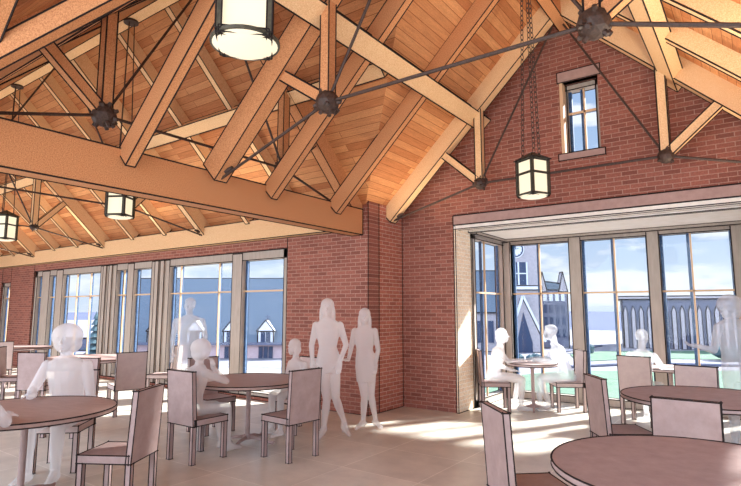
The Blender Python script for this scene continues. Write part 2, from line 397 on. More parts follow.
# common rafters
def rafter(axis,pos,side,label,group,lo=HW+.02,hi=.1,w=.1,h=.2,mat='wood',drop=0):
    off=h/2/math.cos(math.atan(SL))
    def P(d):
        z=zg(d)+off-drop
        return (RX+side*d,pos,z) if axis=='Y' else (pos,RY+side*d,z)
    sd=(0,1,0) if axis=='Y' else (1,0,0)
    o=MB().beam(P(lo),P(hi),w,h,sd).build('rafter',mat,ink=INK)
    return tag(o,label,'rafter',group)
gl='common rafters of the brick gable hall'
for y,lab in ((.4,'left slope rafter nearest the viewer at the upper left corner'),(1.38,'left slope rafter crossing the top left corner of the view'),(2.8,'rafter landing on the tie beam left of the big lantern'),
              (4.75,'rafter landing on the tie beam just right of the near truss foot'),(6.05,'rafter landing on the tie beam close beside the brick corner')):
    rafter('Y',y,-1,lab,gl,lo=HW+.03,h=.235,drop=.06)
for y,lab in ((1.65,'right slope rafter before the near truss'),(2.8,'right slope rafter close to the near truss'),
              (5.2,'right slope rafter between the near truss and the gable truss'),(6.3,'right slope rafter next to the gable truss')):
    rafter('Y',y,1,lab,gl,mat='woodl')
wg='common rafters of the left wing'
xs=[-6.35,-7.6,-10.2,-11.45,-14.0,-15.25,-16.5,-17.8,-19.0]
wl=['first','second','third','fourth','fifth','sixth','seventh','eighth','ninth']
for x,n in zip(xs,wl):
    rafter('X',x,1,f'{n} common rafter from the tie beam above the left windows',wg,lo=HW-.1,mat='woodl')
for x,n in list(zip(xs,wl))[:4]:
    rafter('X',x,-1,f'{n} common rafter from the tie beam on the near slope of the left wing',wg)

def truss(axis,pos,label,hz=3.58,mat='wood',w=.17,foot=True,hub=.12):
    t=thing('roof_truss',label,'truss',(0,0,0),group='timber and iron roof trusses')
    c=RX if axis=='Y' else RY
    def V(d,z,o=0): return Vector((c+d,pos+o,z)) if axis=='Y' else Vector((pos+o,c+d,z))
    sd=(0,1,0) if axis=='Y' else (1,0,0)
    for s in (-1,1):
        h=.3; off=h/2/math.cos(math.atan(SL))-.09
        MB().beam(V(s*(HW-.02),zg(HW-.02)+off),V(s*.05,zg(.05)+off),w,h,sd).build('principal_rafter',mat,t,ink=INK)
        H=V(s*1.24,hz)
        MB().beam(H+Vector((0,0,.04)),V(s*1.24,zg(1.24)-.02),.11,.11,sd).build('post',mat,t,ink=INK)
        MB().beam(H+(V(s*1.7,hz+.45)-H)*.1,V(s*1.86,zg(1.86)-.02),.1,.11,sd).build('strut',mat,t,ink=INK)
        m=MB().tube([H,V(s*(HW-.1),Z0+.05)],.017,6)
        e=V(s*(HW-.22),Z0+.13); m.tube([e+(H-e)*.0,e+(H-e)*.07],[.035,.02],8); m.build('eave_rod','iron',t)
        MB().tube([H,V(s*.08,5.62)],.015,6).build('apex_rod','iron',t)
        m=MB().ball(H,(hub,hub,hub),2)
        for k in range(14):
            a=random.uniform(0,2*PI); b=random.uniform(-1.2,1.2)
            d=Vector((math.cos(a)*math.cos(b),math.sin(a)*math.cos(b),math.sin(b)))
            m.tube([H+d*hub*.8,H+d*hub*1.22],[hub*.24,hub*.15],6)
        m.build('hub','iron',t)
    MB().tube([V(-1.24,hz),V(1.24,hz)],.017,6).build('tie_rod','iron',t)
    return t
truss('Y',3.84,'large near truss with iron hubs and rods, its left foot on the tie beam',hz=3.62)
truss('Y',7.4,'truss with iron rods standing just before the brick gable wall',hz=3.5,mat='woodl',hub=.1)
truss('X',-5.15,'truss standing on top of the massive tie beam at left',hz=3.52)
truss('X',-8.95,'truss in the left wing beside the nearer small lantern',hz=3.4,mat='woodl',w=.14,hub=.08)
truss('X',-12.75,'truss in the left wing beyond the farther small lantern',hz=3.4,mat='woodl',w=.14,hub=.08)
truss('X',-16.5,'farthest truss of the left wing',hz=3.4,mat='woodl',w=.14,hub=.08)

# ---------------------------------------------------------------- lanterns
def lantern(x,y,zb,rz,label,ztop,strands=3,rods=False):
    t=thing('hanging_lantern',label,'lantern',(x,y,zb),rz,'hanging lanterns')
    s=.122; H=.42
    m=MB()
    for a in (-1,1):
        for b in (-1,1): m.box((a*s-.014,b*s-.014,.0),(a*s+.014,b*s+.014,H))
    for z in (-.018,H*.58,H-.02):
        hh=.012 if z==H*.58 else (.024 if z<0 else .02)
        for a in (-1,1):
            m.box((-s,a*s-.013,z),(s,a*s+.013,z+hh*1.4)); m.box((a*s-.013,-s,z),(a*s+.013,s,z+hh*1.4))
    m.build('lantern_frame','lantern',t,ink=.003)
    MB().box((-s+.01,-s+.01,.012),(s-.01,s-.01,H-.01)).build('lantern_glass','glow',t)
    MB().lathe([(.17,-.006),(.16,-.016),(.11,-.03),(.05,-.037),(0,-.04)],(0,0,0),32).build('bottom_lens','glow',t,smooth=True)
    MB().lathe([(.165,.004),(.177,.004),(.177,-.012),(.165,-.014)],(0,0,0),32).build('bottom_ring','lantern',t)
    m=MB(); a=s+.03
    bm=m.bm; vs=[bm.verts.new((p*a,q*a,H)) for p,q in ((-1,-1),(1,-1),(1,1),(-1,1))]; ap=bm.verts.new((0,0,H+.1))
    bm.faces.new(vs[::-1]); [bm.faces.new((vs[i],vs[(i+1)%4],ap)) for i in range(4)]
    m.build('cap','lantern',t,ink=.003)
    L=ztop-zb
    m=MB()
    for k in range(strands):
        an=2*PI*k/strands+.6; p0=Vector((math.cos(an)*.11,math.sin(an)*.11,H+.02)); p1=Vector((math.cos(an)*.045,math.sin(an)*.045,L-.02))
        if rods: m.tube([p0,p1],.007,6)
        else:
            n=int((p1-p0).length/.062)
            for i in range(n+1):
                p=p0+(p1-p0)*(i/n); m.torus(p,.02,.0055,(1,0,0) if i%2 else (0,1,0),8,4,2.0)
    m.build('suspension','iron',t)
    MB().lathe([(0,L-.035),(.1,L-.03),(.1,L),(0,L)],(0,0,0),24).build('canopy','iron',t)
    return t
lantern(-2.05,1.74,2.965,R(46),'large lit lantern at the top of the view, nearest the viewer',5.72)
lantern(-2.05,6.1,2.93,R(62),'lit lantern on chains hanging before the brick gable wall',5.72)
lantern(-7.0,3.85,2.87,R(30),'small lit lantern just under the massive tie beam',5.7,rods=True)
lantern(-10.8,3.85,2.85,R(30),'small lit lantern at the far left edge',5.7,rods=True)

# ---------------------------------------------------------------- furniture
def make_chair(mat,ink=.0035):
    t=thing('dining_chair','x','chair',(0,0,0),0,'square dining chairs')
    MB().box((-.205,-.22,.385),(.225,.22,.45)).build('seat',mat,t,ink=ink,over=.01)
    bm=MB(); bm.prism([(-.225,.385),(-.18,.385),(-.215,.95),(-.26,.95)],.44,axis='Y',c=-.22)
    bm.build('backrest',mat,t,ink=ink,over=.01)
    for sx,sy in ((1,-1),(1,1),(-1,-1),(-1,1)):
        x=.2 if sx>0 else -.203
        MB().box((x-.022,sy*.197-.022,0),(x+.022,sy*.197+.022,.385)).build('leg',mat,t,ink=ink,over=.008)
    return t
CH={k:make_chair(k) for k in ('furn','furnl')}
used=set()
def chair(x,y,ang,label,mat='furn',grp=None):
    if mat not in used: c=CH[mat]; used.add(mat)
    else: c=copy_tree(CH[mat])
    c.location=(x,y,0); c.rotation_euler=(0,0,R(ang)); c['label']=label
    return c
def table(x,y,r,label,h=.75,feet=4,rz=20,mat='top'):
    t=thing('round_table',label,'table',(x,y,0),R(rz),'round pedestal tables')
    MB().lathe([(0,h-.045),(r-.02,h-.045),(r,h-.035),(r,h),(0,h)],n=64).build('tabletop',mat,t,ink=.004)
    MB().lathe([(.028,.07),(.028,h-.1),(.05,h-.07),(.13,h-.05),(.13,h-.046)],n=20).build('pedestal','furn',t,smooth=True)
    MB().lathe([(0,.1),(.05,.1),(.06,.05),(0,.04)],n=20).build('pedestal_hub','furn',t)
    for k in range(4):
        a=2*PI*k/4; L=min(.34,r*.55)
        pts=[(math.cos(a)*q,math.sin(a)*q,z) for q,z in ((.03,.075),(L*.5,.06),(L*.85,.03),(L,.022),(L+.02,.04))]
        MB().tube(pts,[.024,.02,.017,.02,.01],8).build('foot','furn',t,smooth=True)
    return t
table(-5.16,4.6,.68,'round table in the middle with one seated person at each side')
table(-5.2,2.13,.71,'large round table at the left edge in front of everything')
table(-9.8,5.0,.85,'round table farther back before the left windows',mat='furn')
table(-13.9,5.3,.8,'farthest round table at the left edge',mat='furn')
table(-3.06,8.72,.4,'small round table in the left corner of the window bay',mat='furnl')
table(-.5,6.35,.76,'round table at the right edge before the window bay',mat='furn')
table(-.33,3.5,.76,'large round table in the lower right foreground',mat='furn')
table(-1.15,9.25,.46,'small pale table close to the bay glass behind a pale chair',mat='furnl')

chair(-5.1,3.83,90,'chair with its person seated left of the middle table')
chair(-4.33,4.48,176,'empty chair at the right side of the middle table, back to the women')
chair(-5.14,5.44,-98,'chair of the child at the far side of the middle table','furnl')
chair(-6.05,4.75,-5,'chair at the far left side of the middle table')
chair(-4.43,2.55,211,'empty chair right of the large left foreground table')
chair(-5.92,2.8,-47,'chair behind the large left table, person with round hair seated on it','furnl')
chair(-4.5,1.32,132,'chair at the near side of the large left table, cut by the left edge')
chair(-8.15,4.75,165,'chair with pale back at the right of the farther left table','furnl')
chair(-8.9,5.9,-145,'chair between the farther left table and the windows','furnl')
chair(-10.7,4.1,45,'chair left of the farther left table')
chair(-9.2,3.95,120,'chair at the near side of the farther left table')
chair(-12.9,4.7,160,'chair right of the farthest left table','furnl')
chair(-13.6,4.2,95,'chair at the near side of the farthest left table','furnl')
chair(-7.4,3.55,-60,'chair standing alone at the left edge behind the large left table')
chair(-3.6,8.43,31,'chair at the left of the small bay table, person seated','furn')
chair(-2.62,9.08,212,'pale chair at the right of the small bay table','furnl')
chair(-1.17,5.8,34,'chair seen edge on at the left of the right hand table')
chair(-1.32,3.66,42,'chair in the lower right foreground with its back to the bay')
chair(-.5,4.36,-92,'chair whose broad back shows above the lower right table')
chair(-.7,7.16,-100,'chair at the far side of the right hand table','furnl')
chair(-1.46,8.66,80,'pale chair near the bay glass, back to the viewer','furnl')

# ---------------------------------------------------------------- people
class Body:
    def __init__(s): s.m=MB()
    def limb(s,pts,rads,n=12):
        # tapered limb with round joints
        for i in range(len(pts)-1):
            s.m.tube([pts[i],pts[i+1]],[rads[i],rads[i+1]],n)
        for p,r in zip(pts,rads): s.m.ball(p,r*.99,2)
    def torso(s,secs,ang=0,n=20):
        # secs: (cx,cy,cz,rx,ry); rx along the shoulder axis
        rings=[]; bm=s.m.bm; ca,sa=math.cos(ang),math.sin(ang)
        for cx,cy,cz,rx,ry in secs:
            ring=[]
            for k in range(n):
                a=2*PI*k/n; x=math.copysign(abs(math.cos(a))**.85,math.cos(a))*rx; y=math.sin(a)*ry
                ring.append(bm.verts.new((cx+x*ca-y*sa,cy+x*sa+y*ca,cz)))
            rings.append(ring)
        for a,b in zip(rings,rings[1:]):
            for k in range(n): bm.faces.new((a[k],a[(k+1)%n],b[(k+1)%n],b[k]))
        bm.faces.new(rings[0][::-1]); bm.faces.new(rings[-1])
    def head(s,c,fwd,hair,k=1.0):
        """c = centre of head, fwd = horizontal facing vector"""
        c=Vector(c); f=Vector(fwd).normalized(); r=f.cross(Vector((0,0,1))).normalized(); u=Vector((0,0,1))
        def at(a,b,d): return c+f*(a*k)+r*(b*k)+u*(d*k)
        def blob(p,rx,ry,rz):
            vs=bmesh.ops.create_icosphere(s.m.bm,subdivisions=3,radius=1)['verts']
            for v in vs:
                q=v.co.copy(); v.co=p+f*(q.y*ry*k)+r*(q.x*rx*k)+u*(q.z*rz*k)
        blob(at(-.01,0,.025),.074,.092,.088)      # skull
        blob(at(.022,0,-.035),.056,.066,.078)     # face and jaw
        blob(at(.062,0,-.095),.024,.022,.018)     # chin
        s.m.tube([at(.083,0,.012),at(.112,0,-.028)],[.009*k,.014*k],8)  # nose
        for q in (-1,1):
            blob(at(.082,q*.03,.008),.014,.008,.008)   # eyes
            blob(at(.084,q*.03,.028),.018,.008,.005)   # brows
            blob(at(0,q*.077,-.008),.008,.018,.03)     # ears
        blob(at(.09,0,-.058),.024,.009,.006); blob(at(.088,0,-.069),.02,.009,.007)  # lips
        if hair=='short': blob(at(-.018,0,.05),.083,.098,.082); blob(at(.03,0,.09),.06,.05,.03)
        if hair=='bob':
            blob(at(-.02,0,.04),.095,.1,.09); blob(at(-.045,.0,-.04),.1,.07,.09)
            for q in (-1,1): blob(at(-.005,q*.078,-.05),.028,.05,.085)
        if hair=='round': blob(at(-.03,0,.03),.13,.12,.115); blob(at(-.05,0,-.04),.12,.08,.09)
        if hair=='long':
            blob(at(-.02,0,.04),.09,.1,.09); blob(at(-.06,0,-.06),.095,.055,.13); blob(at(-.07,0,-.2),.1,.045,.14)
            for q in (-1,1): blob(at(-.01,q*.08,-.1),.026,.045,.13)
        if hair=='bun':
            blob(at(-.02,0,.045),.085,.098,.085); blob(at(-.09,0,.09),.04,.04,.04)
        if hair=='cap':
            blob(at(-.012,0,.05),.086,.1,.075); blob(at(.1,0,.055),.06,.055,.012)
    def hand(s,w,d,pn,side,curl=.5,k=1.0):
        """w wrist, d direction of the fingers, pn palm normal, side = thumb side sign"""
        w=Vector(w); d=Vector(d).normalized(); pn=Vector(pn); pn=(pn-d*pn.dot(d)).normalized(); a=d.cross(pn)*side
        s.m.beam(w-d*.01*k,w+d*.09*k,.075*k,.028*k,a)
        s.m.ball(w+d*.045*k,.03*k,2)
        for i,(o,L) in enumerate(((.029,.07),(.0105,.08),(-.0095,.074),(-.029,.058))):
            p=w+d*.085*k+a*o*k; L*=k
            p1=p+(d*math.cos(curl*.5)+pn*math.sin(curl*.5))*L*.45
            p2=p1+(d*math.cos(curl*1.3)+pn*math.sin(curl*1.3))*L*.32
            p3=p2+(d*math.cos(curl*2)+pn*math.sin(curl*2))*L*.23
            s.limb([p,p1,p2,p3],[.0088*k,.0085*k,.0078*k,.007*k],8)
        t0=w+d*.02*k+a*.03*k; t1=t0+(d*.6+a*.75+pn*.25).normalized()*.04*k; t2=t1+(d*.9+a*.3+pn*.4).normalized()*.032*k
        s.limb([t0,t1,t2],[.013*k,.0105*k,.0085*k],8)
    def shoe(s,ank,d,heel=0,k=1.0):
        a=Vector(ank); d=Vector(d).normalized()
        toe=a+d*.17*k; toe.z=.026; mid=a+d*.09*k; mid.z=.035+heel*.35; hl=a-d*.04*k; hl.z=.032+heel
        s.limb([hl,mid,toe],[.034*k,.036*k,.028*k],10); s.limb([a,hl],[.036*k,.034*k],10); s.limb([a,mid],[.036*k,.034*k],10)
        if heel: s.m.tube([hl,(hl.x,hl.y,.004)],[.014,.008],8)
    def done(s,name,label,mat,loc,rz,vox=.009):
        s.m.bm.normal_update()
        o=s.m.build(name,mat)
        o.location=loc; o.rotation_euler=(0,0,rz)
        r=o.modifiers.new('union','REMESH'); r.mode='VOXEL'; r.voxel_size=vox; r.use_smooth_shade=True
        q=o.modifiers.new('soft','SMOOTH'); q.factor=.5; q.iterations=3
        return tag(o,label,'person')
def seated(x,y,ang,label,hair,k=1.0,arms=('table','table'),lean=.05,mat='ghost',skirt=False,feet=.0,vox=.009,turn=0):
    """seated figure, local +x is forward"""
    b=Body(); sz=.45
    hip=Vector((-.06,0,sz+.10)); ch=Vector((-.04+lean,0,sz+.10+.40*k)); nk=Vector((-.02+lean*1.3,0,sz+.10+.50*k)); hd=Vector((.01+lean*1.5,0,sz+.10+.645*k))
    b.torso([(hip.x,0,sz+.012,.15*k,.12*k),(hip.x,0,sz+.1,.165*k,.13*k),(hip.x+lean*.3,0,sz+.22,.135*k,.105*k),(ch.x-.01,0,sz+.36*k,.15*k,.11*k),(ch.x,0,sz+.46*k,.165*k,.11*k),(ch.x,0,sz+.53*k,.16*k,.085*k),(nk.x,0,sz+.58*k,.07*k,.06*k)],ang=PI/2)
    b.limb([(nk.x-.01,0,sz+.55*k),(nk.x+.005,0,hd.z-.06)],[.055*k,.048*k])
    b.head(hd,(math.cos(turn),math.sin(turn),0),hair,k)
    for s,arm in zip((-1,1),arms):
        sh=Vector((ch.x,s*.165*k,sz+.50*k))
        if arm=='table':
            el=Vector((ch.x+.12,s*.23*k,.79)); wr=Vector((ch.x+.34*k,s*.12*k,.80)); d=Vector((.9,-s*.35,0)); pn=(0,0,-1); cu=.25
        elif arm=='chin':
            el=Vector((ch.x+.26,s*.2*k,.80)); wr=Vector((hd.x+.1,s*.06,hd.z-.2)); d=Vector((-.1,-s*.1,1)); pn=(-1,0,0); cu=.9
        elif arm=='lap':
            el=Vector((ch.x+.02,s*.23*k,sz+.24)); wr=Vector((ch.x+.23*k,s*.13*k,sz+.165)); d=Vector((.9,-s*.4,-.05)); pn=(0,0,-1); cu=.4
        else:
            el=Vector((ch.x+.12,s*.25*k,sz+.28)); wr=Vector((ch.x+.3,s*.18,sz+.42)); d=Vector((.7,-s*.2,.5)); pn=(0,-s,0); cu=.5
        b.limb([sh,el,wr],[.052*k,.041*k,.03*k]); b.hand(wr,d,pn,s if pn[2] else 1,cu,k)
        kn=Vector((.38*k,s*.11*k,sz+.045)); an=Vector((.38*k+feet*(1 if s>0 else .3),s*.11*k,.085))
        b.limb([(hip.x,s*.085*k,sz+.08),kn],[.083*k,.058*k],14); b.limb([kn,kn+(an-kn)*.3,an],[.057*k,.055*k,.036*k],12)
        b.shoe(an,(1,s*.12,0),0,k)
    if skirt: b.torso([(hip.x+.1,0,sz+.01,.17*k,.2*k),(hip.x+.1,0,sz+.13,.16*k,.19*k)],ang=PI/2)
    return b.done('person',label,mat,(x,y,0),R(ang),vox)
seated(-5.14,3.82,90,'pale translucent person seated left of the middle table, elbow on it','round',k=.93,arms=('chin','table'),lean=.04,feet=.1)
seated(-5.14,5.42,-98,'pale translucent child seated behind the empty chair at the middle table','bob',k=.86,arms=('lap','lap'),lean=.03)
seated(-5.9,2.78,-47,'pale translucent person with round hair behind the large left table','round',k=1.16,arms=('table','lap'),lean=.05)
seated(-4.48,1.34,132,'pale translucent person seated at the left edge, cut by the frame','short',k=1.0,arms=('table','table'),lean=.22)
seated(-3.55,8.46,31,'faint translucent person on the left chair in the window bay','bob',k=.98,arms=('table','lap'),mat='ghost',lean=.06,feet=-.1)
seated(-2.66,9.05,212,'faint translucent person at the right of the small bay table','short',k=1.05,arms=('table','table'),mat='ghostl',lean=.12,feet=-.12)
seated(-1.44,8.68,80,'faint translucent person seated on the pale chair by the glass','bun',k=1.0,arms=('table','lap'),mat='ghostl',lean=.05)

# standing figures; local x = image right, local y = away from the viewer
CR=R(35.8)
def standing(x,y,label,J,hair,mat='ghost',fwd=(0,-1,0),rz=CR,vox=.009,k=1.0):
    b=Body(); V=Vector
    g=lambda n:V(J[n])
    b.torso(J['torso'],ang=J.get('tang',0))
    b.limb([g('neck')-V((0,0,.04)),g('head')-V((0,0,.07))],[.056*k,.047*k])
    b.head(g('head'),fwd,hair,k)
    for s in 'LR':
        sh,el,wr=g('sh'+s),g('el'+s),g('wr'+s)
        b.limb([sh,el,wr],[.05*k,.038*k,.026*k]); b.hand(wr,J['hd'+s],J.get('pn'+s,(0,-1,0)),-1 if s=='L' else 1,.5,k*.95)
        hp,kn,an=g('hp'+s),g('kn'+s),g('an'+s)
        b.limb([hp,hp+(kn-hp)*.5,kn],[.085*k,.073*k,.052*k],14); b.limb([kn,kn+(an-kn)*.3,an],[.052*k,.053*k,.033*k],12)
        b.shoe(an,J['ft'+s],J.get('heel',0),k)
    return b.done('person',label,mat,(x,y,0),rz,vox)
# woman walking, arms at her sides
standing(-4.58,5.42,'taller pale translucent woman walking in heels beside the brick corner',dict(
    torso=[(.0,0,.80,.15,.1),(0,0,.92,.165,.115),(0,0,1.02,.145,.1),(-.01,0,1.13,.115,.085),(-.01,0,1.26,.145,.105),(-.01,0,1.36,.165,.1),(-.01,0,1.43,.16,.075),(-.015,0,1.485,.065,.055)],
    neck=(-.015,0,1.48),head=(-.02,-.01,1.625),
    shL=(-.165,0,1.405),elL=(-.225,.03,1.14),wrL=(-.2,-.06,.93),hdL=(.05,-.1,-1),
    shR=(.145,0,1.405),elR=(.225,.04,1.15),wrR=(.15,-.08,.93),hdR=(-.1,-.1,-1),
    hpL=(-.07,0,.88),knL=(-.01,-.06,.47),anL=(-.05,-.02,.13),ftL=(-.3,-1,0),
    hpR=(.07,0,.88),knR=(.1,-.02,.48),anR=(.2,.14,.16),ftR=(.5,-1,0),heel=.06),'long',k=1.0)
standing(-4.5,6.1,'shorter pale translucent girl with long hair reaching towards the taller woman',dict(
    torso=[(.02,0,.62,.13,.1),(.02,0,.82,.15,.11),(.01,0,.95,.135,.1),(.0,0,1.06,.115,.085),(0,0,1.18,.135,.1),(0,0,1.27,.15,.09),(0,0,1.33,.14,.07),(0,0,1.38,.06,.05)],
    neck=(0,0,1.38),head=(0,-.01,1.51),
    shL=(-.14,0,1.31),elL=(-.19,-.02,1.07),wrL=(-.22,-.12,.92),hdL=(-1,-.3,.1),pnL=(0,0,-1),
    shR=(.14,0,1.31),elR=(.19,.03,1.05),wrR=(.15,-.05,.85),hdR=(-.1,-.1,-1),
    hpL=(-.05,0,.8),knL=(.0,-.04,.42),anL=(-.02,.0,.1),ftL=(-.7,-1,0),
    hpR=(.08,0,.8),knR=(.09,0,.43),anR=(.15,.06,.1),ftR=(.6,-1,0),heel=.03),'long',k=.93)
standing(-7.1,5.1,'faint translucent person standing before the windows behind the middle table',dict(
    torso=[(0,0,.8,.15,.11),(0,0,.95,.16,.12),(0,0,1.1,.15,.11),(0,0,1.25,.17,.115),(0,0,1.4,.2,.11),(0,0,1.47,.19,.08),(0,0,1.52,.07,.06)],
    neck=(0,0,1.52),head=(.0,0,1.66),
    shL=(-.2,0,1.43),elL=(-.25,.02,1.15),wrL=(-.2,-.1,.95),hdL=(.1,-.2,-1),
    shR=(.2,0,1.43),elR=(.26,.0,1.18),wrR=(.2,-.16,1.0),hdR=(-.3,-.3,-1),
    hpL=(-.08,0,.87),knL=(-.09,-.02,.47),anL=(-.1,0,.09),ftL=(-.2,-1,0),
    hpR=(.08,0,.87),knR=(.09,-.02,.47),anR=(.1,0,.09),ftR=(.2,-1,0)),'short',mat='ghostl')
standing(-.3,7.45,'large faint translucent person at the right edge holding out one arm',dict(
    torso=[(.05,0,.8,.16,.12),(.06,0,.95,.17,.13),(.06,0,1.1,.16,.12),(.06,0,1.25,.18,.12),(.05,0,1.38,.2,.11),(.05,0,1.45,.19,.085),(.03,0,1.5,.07,.06)],
    neck=(.03,0,1.5),head=(.0,0,1.63),
    shL=(-.14,-.02,1.4),elL=(-.26,-.1,1.15),wrL=(-.46,-.14,1.2),hdL=(-1,0,.12),pnL=(0,0,1),
    shR=(.22,0,1.4),elR=(.28,.02,1.12),wrR=(.2,-.15,.98),hdR=(-.3,-.4,-.8),
    hpL=(-.03,0,.87),knL=(-.04,-.02,.47),anL=(-.04,0,.09),ftL=(-.6,-1,0),
    hpR=(.13,0,.87),knR=(.14,-.02,.47),anR=(.15,0,.09),ftR=(-.2,-1,0)),'round',mat='ghostl',fwd=(-1,-.25,0),k=1.05)

# ---------------------------------------------------------------- outside
GZ=-3.0
st(MB().box((-260,YB+2,GZ-.3),(160,130,GZ)).build('ground','paving'))
st(MB().box((-2500,100,-9),(1500,4200,-8.5)).build('sea','sea'))
# camera aligned frame: u right, d depth -> world
FH=Vector((-math.sin(CR),math.cos(CR),0)); RH=Vector((math.cos(CR),math.sin(CR),0))
def P(px,d,z=GZ): 
    q=FH*d+RH*((px-370.5)/540*d); return Vector((q.x,q.y,z))
def zy(py,d): return 1.6-(py-310)*d/540
def lawn(pts,label):
    q=[P(px,(1.6-GZ)*540/(py-310),GZ) for px,py in pts]
    tag(MB().poly3(q,(0,0,.06)).build('lawn','grass'),label,'grass',kind='stuff')
lawn([(568,354),(600,351),(640,350.5),(724,350.5),(738,359),(640,358),(575,361)],'green lawn before the long arcaded building')
lawn([(470,420),(480,378),(560,370),(760,370),(800,440)],'near green lawn below the window bay')
lawn([(40,420),(40,392),(110,392),(110,420)],'grass patch below the left windows')
def kerb(pts,label):
    q=[P(px,(1.6-GZ)*540/(py-310),GZ+.12) for px,py in pts]
    tag(MB().tube(q,.12,6).build('path_kerb','stoned'),label,'kerb')
kerb([(560,352),(580,349),(600,346)],'dark kerb curving along the far lawn edge')
kerb([(569,367),(640,363.5),(741,366)],'dark kerb between the two green lawns')
# church with clock tower
D=60; t=thing('church','stone church with square clock tower and pointed doorway','church',P(524,D),CR)
s=D/540
def L(px,py): return ((px-524)*s,zy(py,D)-GZ)      # local x,z
MB().box((L(506,0)[0],0,0),(L(541,0)[0],4,13.5)).build('tower','stone',t,ink=.05)
m=MB()
for k in range(4): m.box((L(506,0)[0]+k*1.05,0,13.5),(L(506,0)[0]+k*1.05+.6,.4,14.1))
m.build('battlement','stone',t)
MB().box((L(505,0)[0],-.25,L(0,290)[1]),(L(542,0)[0],4.1,L(0,286)[1])).build('string_course','pale',t,ink=.04)
c=L(517,249); m=MB(); m.lathe([(0,0),(1.0,0),(1.0,.12),(0,.12)],n=32); 
o=m.build('clock_face','pale',t); o.rotation_euler=(R(90),0,0); o.location=(c[0],0,c[1])
m=MB(); m.torus((0,0,0),.82,.07,(0,1,0),24,6,1.0); m.beam((0,-.04,0),(0,-.04,.6),.09,.05).beam((0,-.04,0),(.4,-.04,.12),.1,.05)
for k in range(12):
    a=2*PI*k/12; m.beam((math.cos(a)*.6,-.03,math.sin(a)*.6),(math.cos(a)*.74,-.03,math.sin(a)*.74),.05,.04)
o=m.build('clock_hands','darkglass',t); o.location=(c[0],-.14,c[1])
a=L(511,285); b=L(528,262)
m=MB(); m.box((a[0],-.05,a[1]),(b[0],.1,b[1])); m.build('tower_window','darkglass',t)
m=MB(); 
for q in (a[0],(a[0]+b[0])/2,b[0]): m.box((q-.08,-.12,a[1]),(q+.08,.0,b[1]))
m.box((a[0],-.12,(a[1]+b[1])/2-.06),(b[0],0,(a[1]+b[1])/2+.06)); m.build('window_tracery','pale',t)
pk=L(521,298); l0=L(508,338); r0=L(539,338)
MB().prism([(l0[0],0),(r0[0],0),(r0[0],r0[1]),(pk[0],pk[1]),(l0[0],l0[1])],-.8,c=0).build('porch','stone',t,ink=.05)
pk2=L(521,312); MB().prism([(L(514,0)[0],0),(L(529,0)[0],0),(L(529,0)[0],l0[1]-.4),(pk2[0],pk2[1]),(L(514,0)[0],l0[1]-.4)],-.1,c=-.8).build('doorway','darkglass',t)
MB().beam((l0[0]-.3,-.85,l0[1]-.3),(pk[0],-.85,pk[1]+.2),.4,.22,(0,1,0)).beam((r0[0]+.3,-.85,r0[1]-.3),(pk[0],-.85,pk[1]+.2),.4,.22,(0,1,0)).build('porch_coping','pale',t)
# nave to the left
n0=L(440,0)[0]; n1=L(506,0)[0]
MB().box((n0,.5,0),(n1,6,4.4)).build('nave','stone',t,ink=.05)
MB().prism([(.2,4.3),(6.3,4.3),(3.2,9.2)],n1-n0,axis='X',c=n0).build('nave_roof','slate',t,ink=.05)
m=MB()
for k in range(6): m.box((n0+.6+k*1.2,.4,1.0),(n0+1.2+k*1.2,.55,3.4))
m.build('nave_window','darkglass',t)
# ivy clad building right of the tower
D=66; s=D/540; t=thing('gabled_building','dark ivy clad building with small end gables right of the clock tower','building',P(555,D),CR)
def L(px,py): return ((px-555)*s,zy(py,D)-GZ)
x0=L(540,0)[0]; x1=L(568,0)[0]
MB().box((x0,0,0),(x1,8,L(0,290)[1])).build('wall','stoned',t,ink=.06)
MB().prism([(x0,L(0,290)[1]),(x1,L(0,290)[1]),(x1-.3,L(0,284)[1]),(x0+.4,L(0,281)[1])],8,c=0).build('roof','slate',t,ink=.05)
for px in (543,563.5):
    q=L(px,0)[0]; MB().prism([(q-.55,L(0,292)[1]),(q+.55,L(0,292)[1]),(q,L(0,272)[1])],1,c=-.2).build('gable','stone',t,ink=.05)
for r in range(4):
    for k in range(4):
        a=L(543.5+k*6,0)[0]; z=L(0,301+r*12)[1]
        MB().box((a,-.08,z),(a+.42,.05,z+1.0)).build('window','pale' if r<1 else 'darkglass',t)
# long arcaded building on the right
D=64; s=D/540; t=thing('arcaded_building','long low grey building with pointed pilasters across the lawn','building',P(683,D),CR-R(24))
def L(px,py): return ((px-680)*s,zy(py,D)-GZ)
x0=L(625,0)[0]; x1=L(735,0)[0]; zt=L(0,299)[1]
MB().box((x0,0,0),(x1,9,zt)).build('wall','stoned',t,ink=.05)
MB().box((x0-.5,-.4,zt),(x1+.4,9.3,zt+.35)).build('parapet','stone',t,ink=.05)
n=15
for k in range(n):
    xa=x0+(x1-x0)*(k+.1)/n; xb=x0+(x1-x0)*(k+.62)/n
    MB().prism([(xa,0),(xb,0),(xb,zt-1.5),((xa+xb)/2,zt-.8),(xa,zt-1.5)],-.25,c=0).build('pilaster','stone',t,ink=.03)
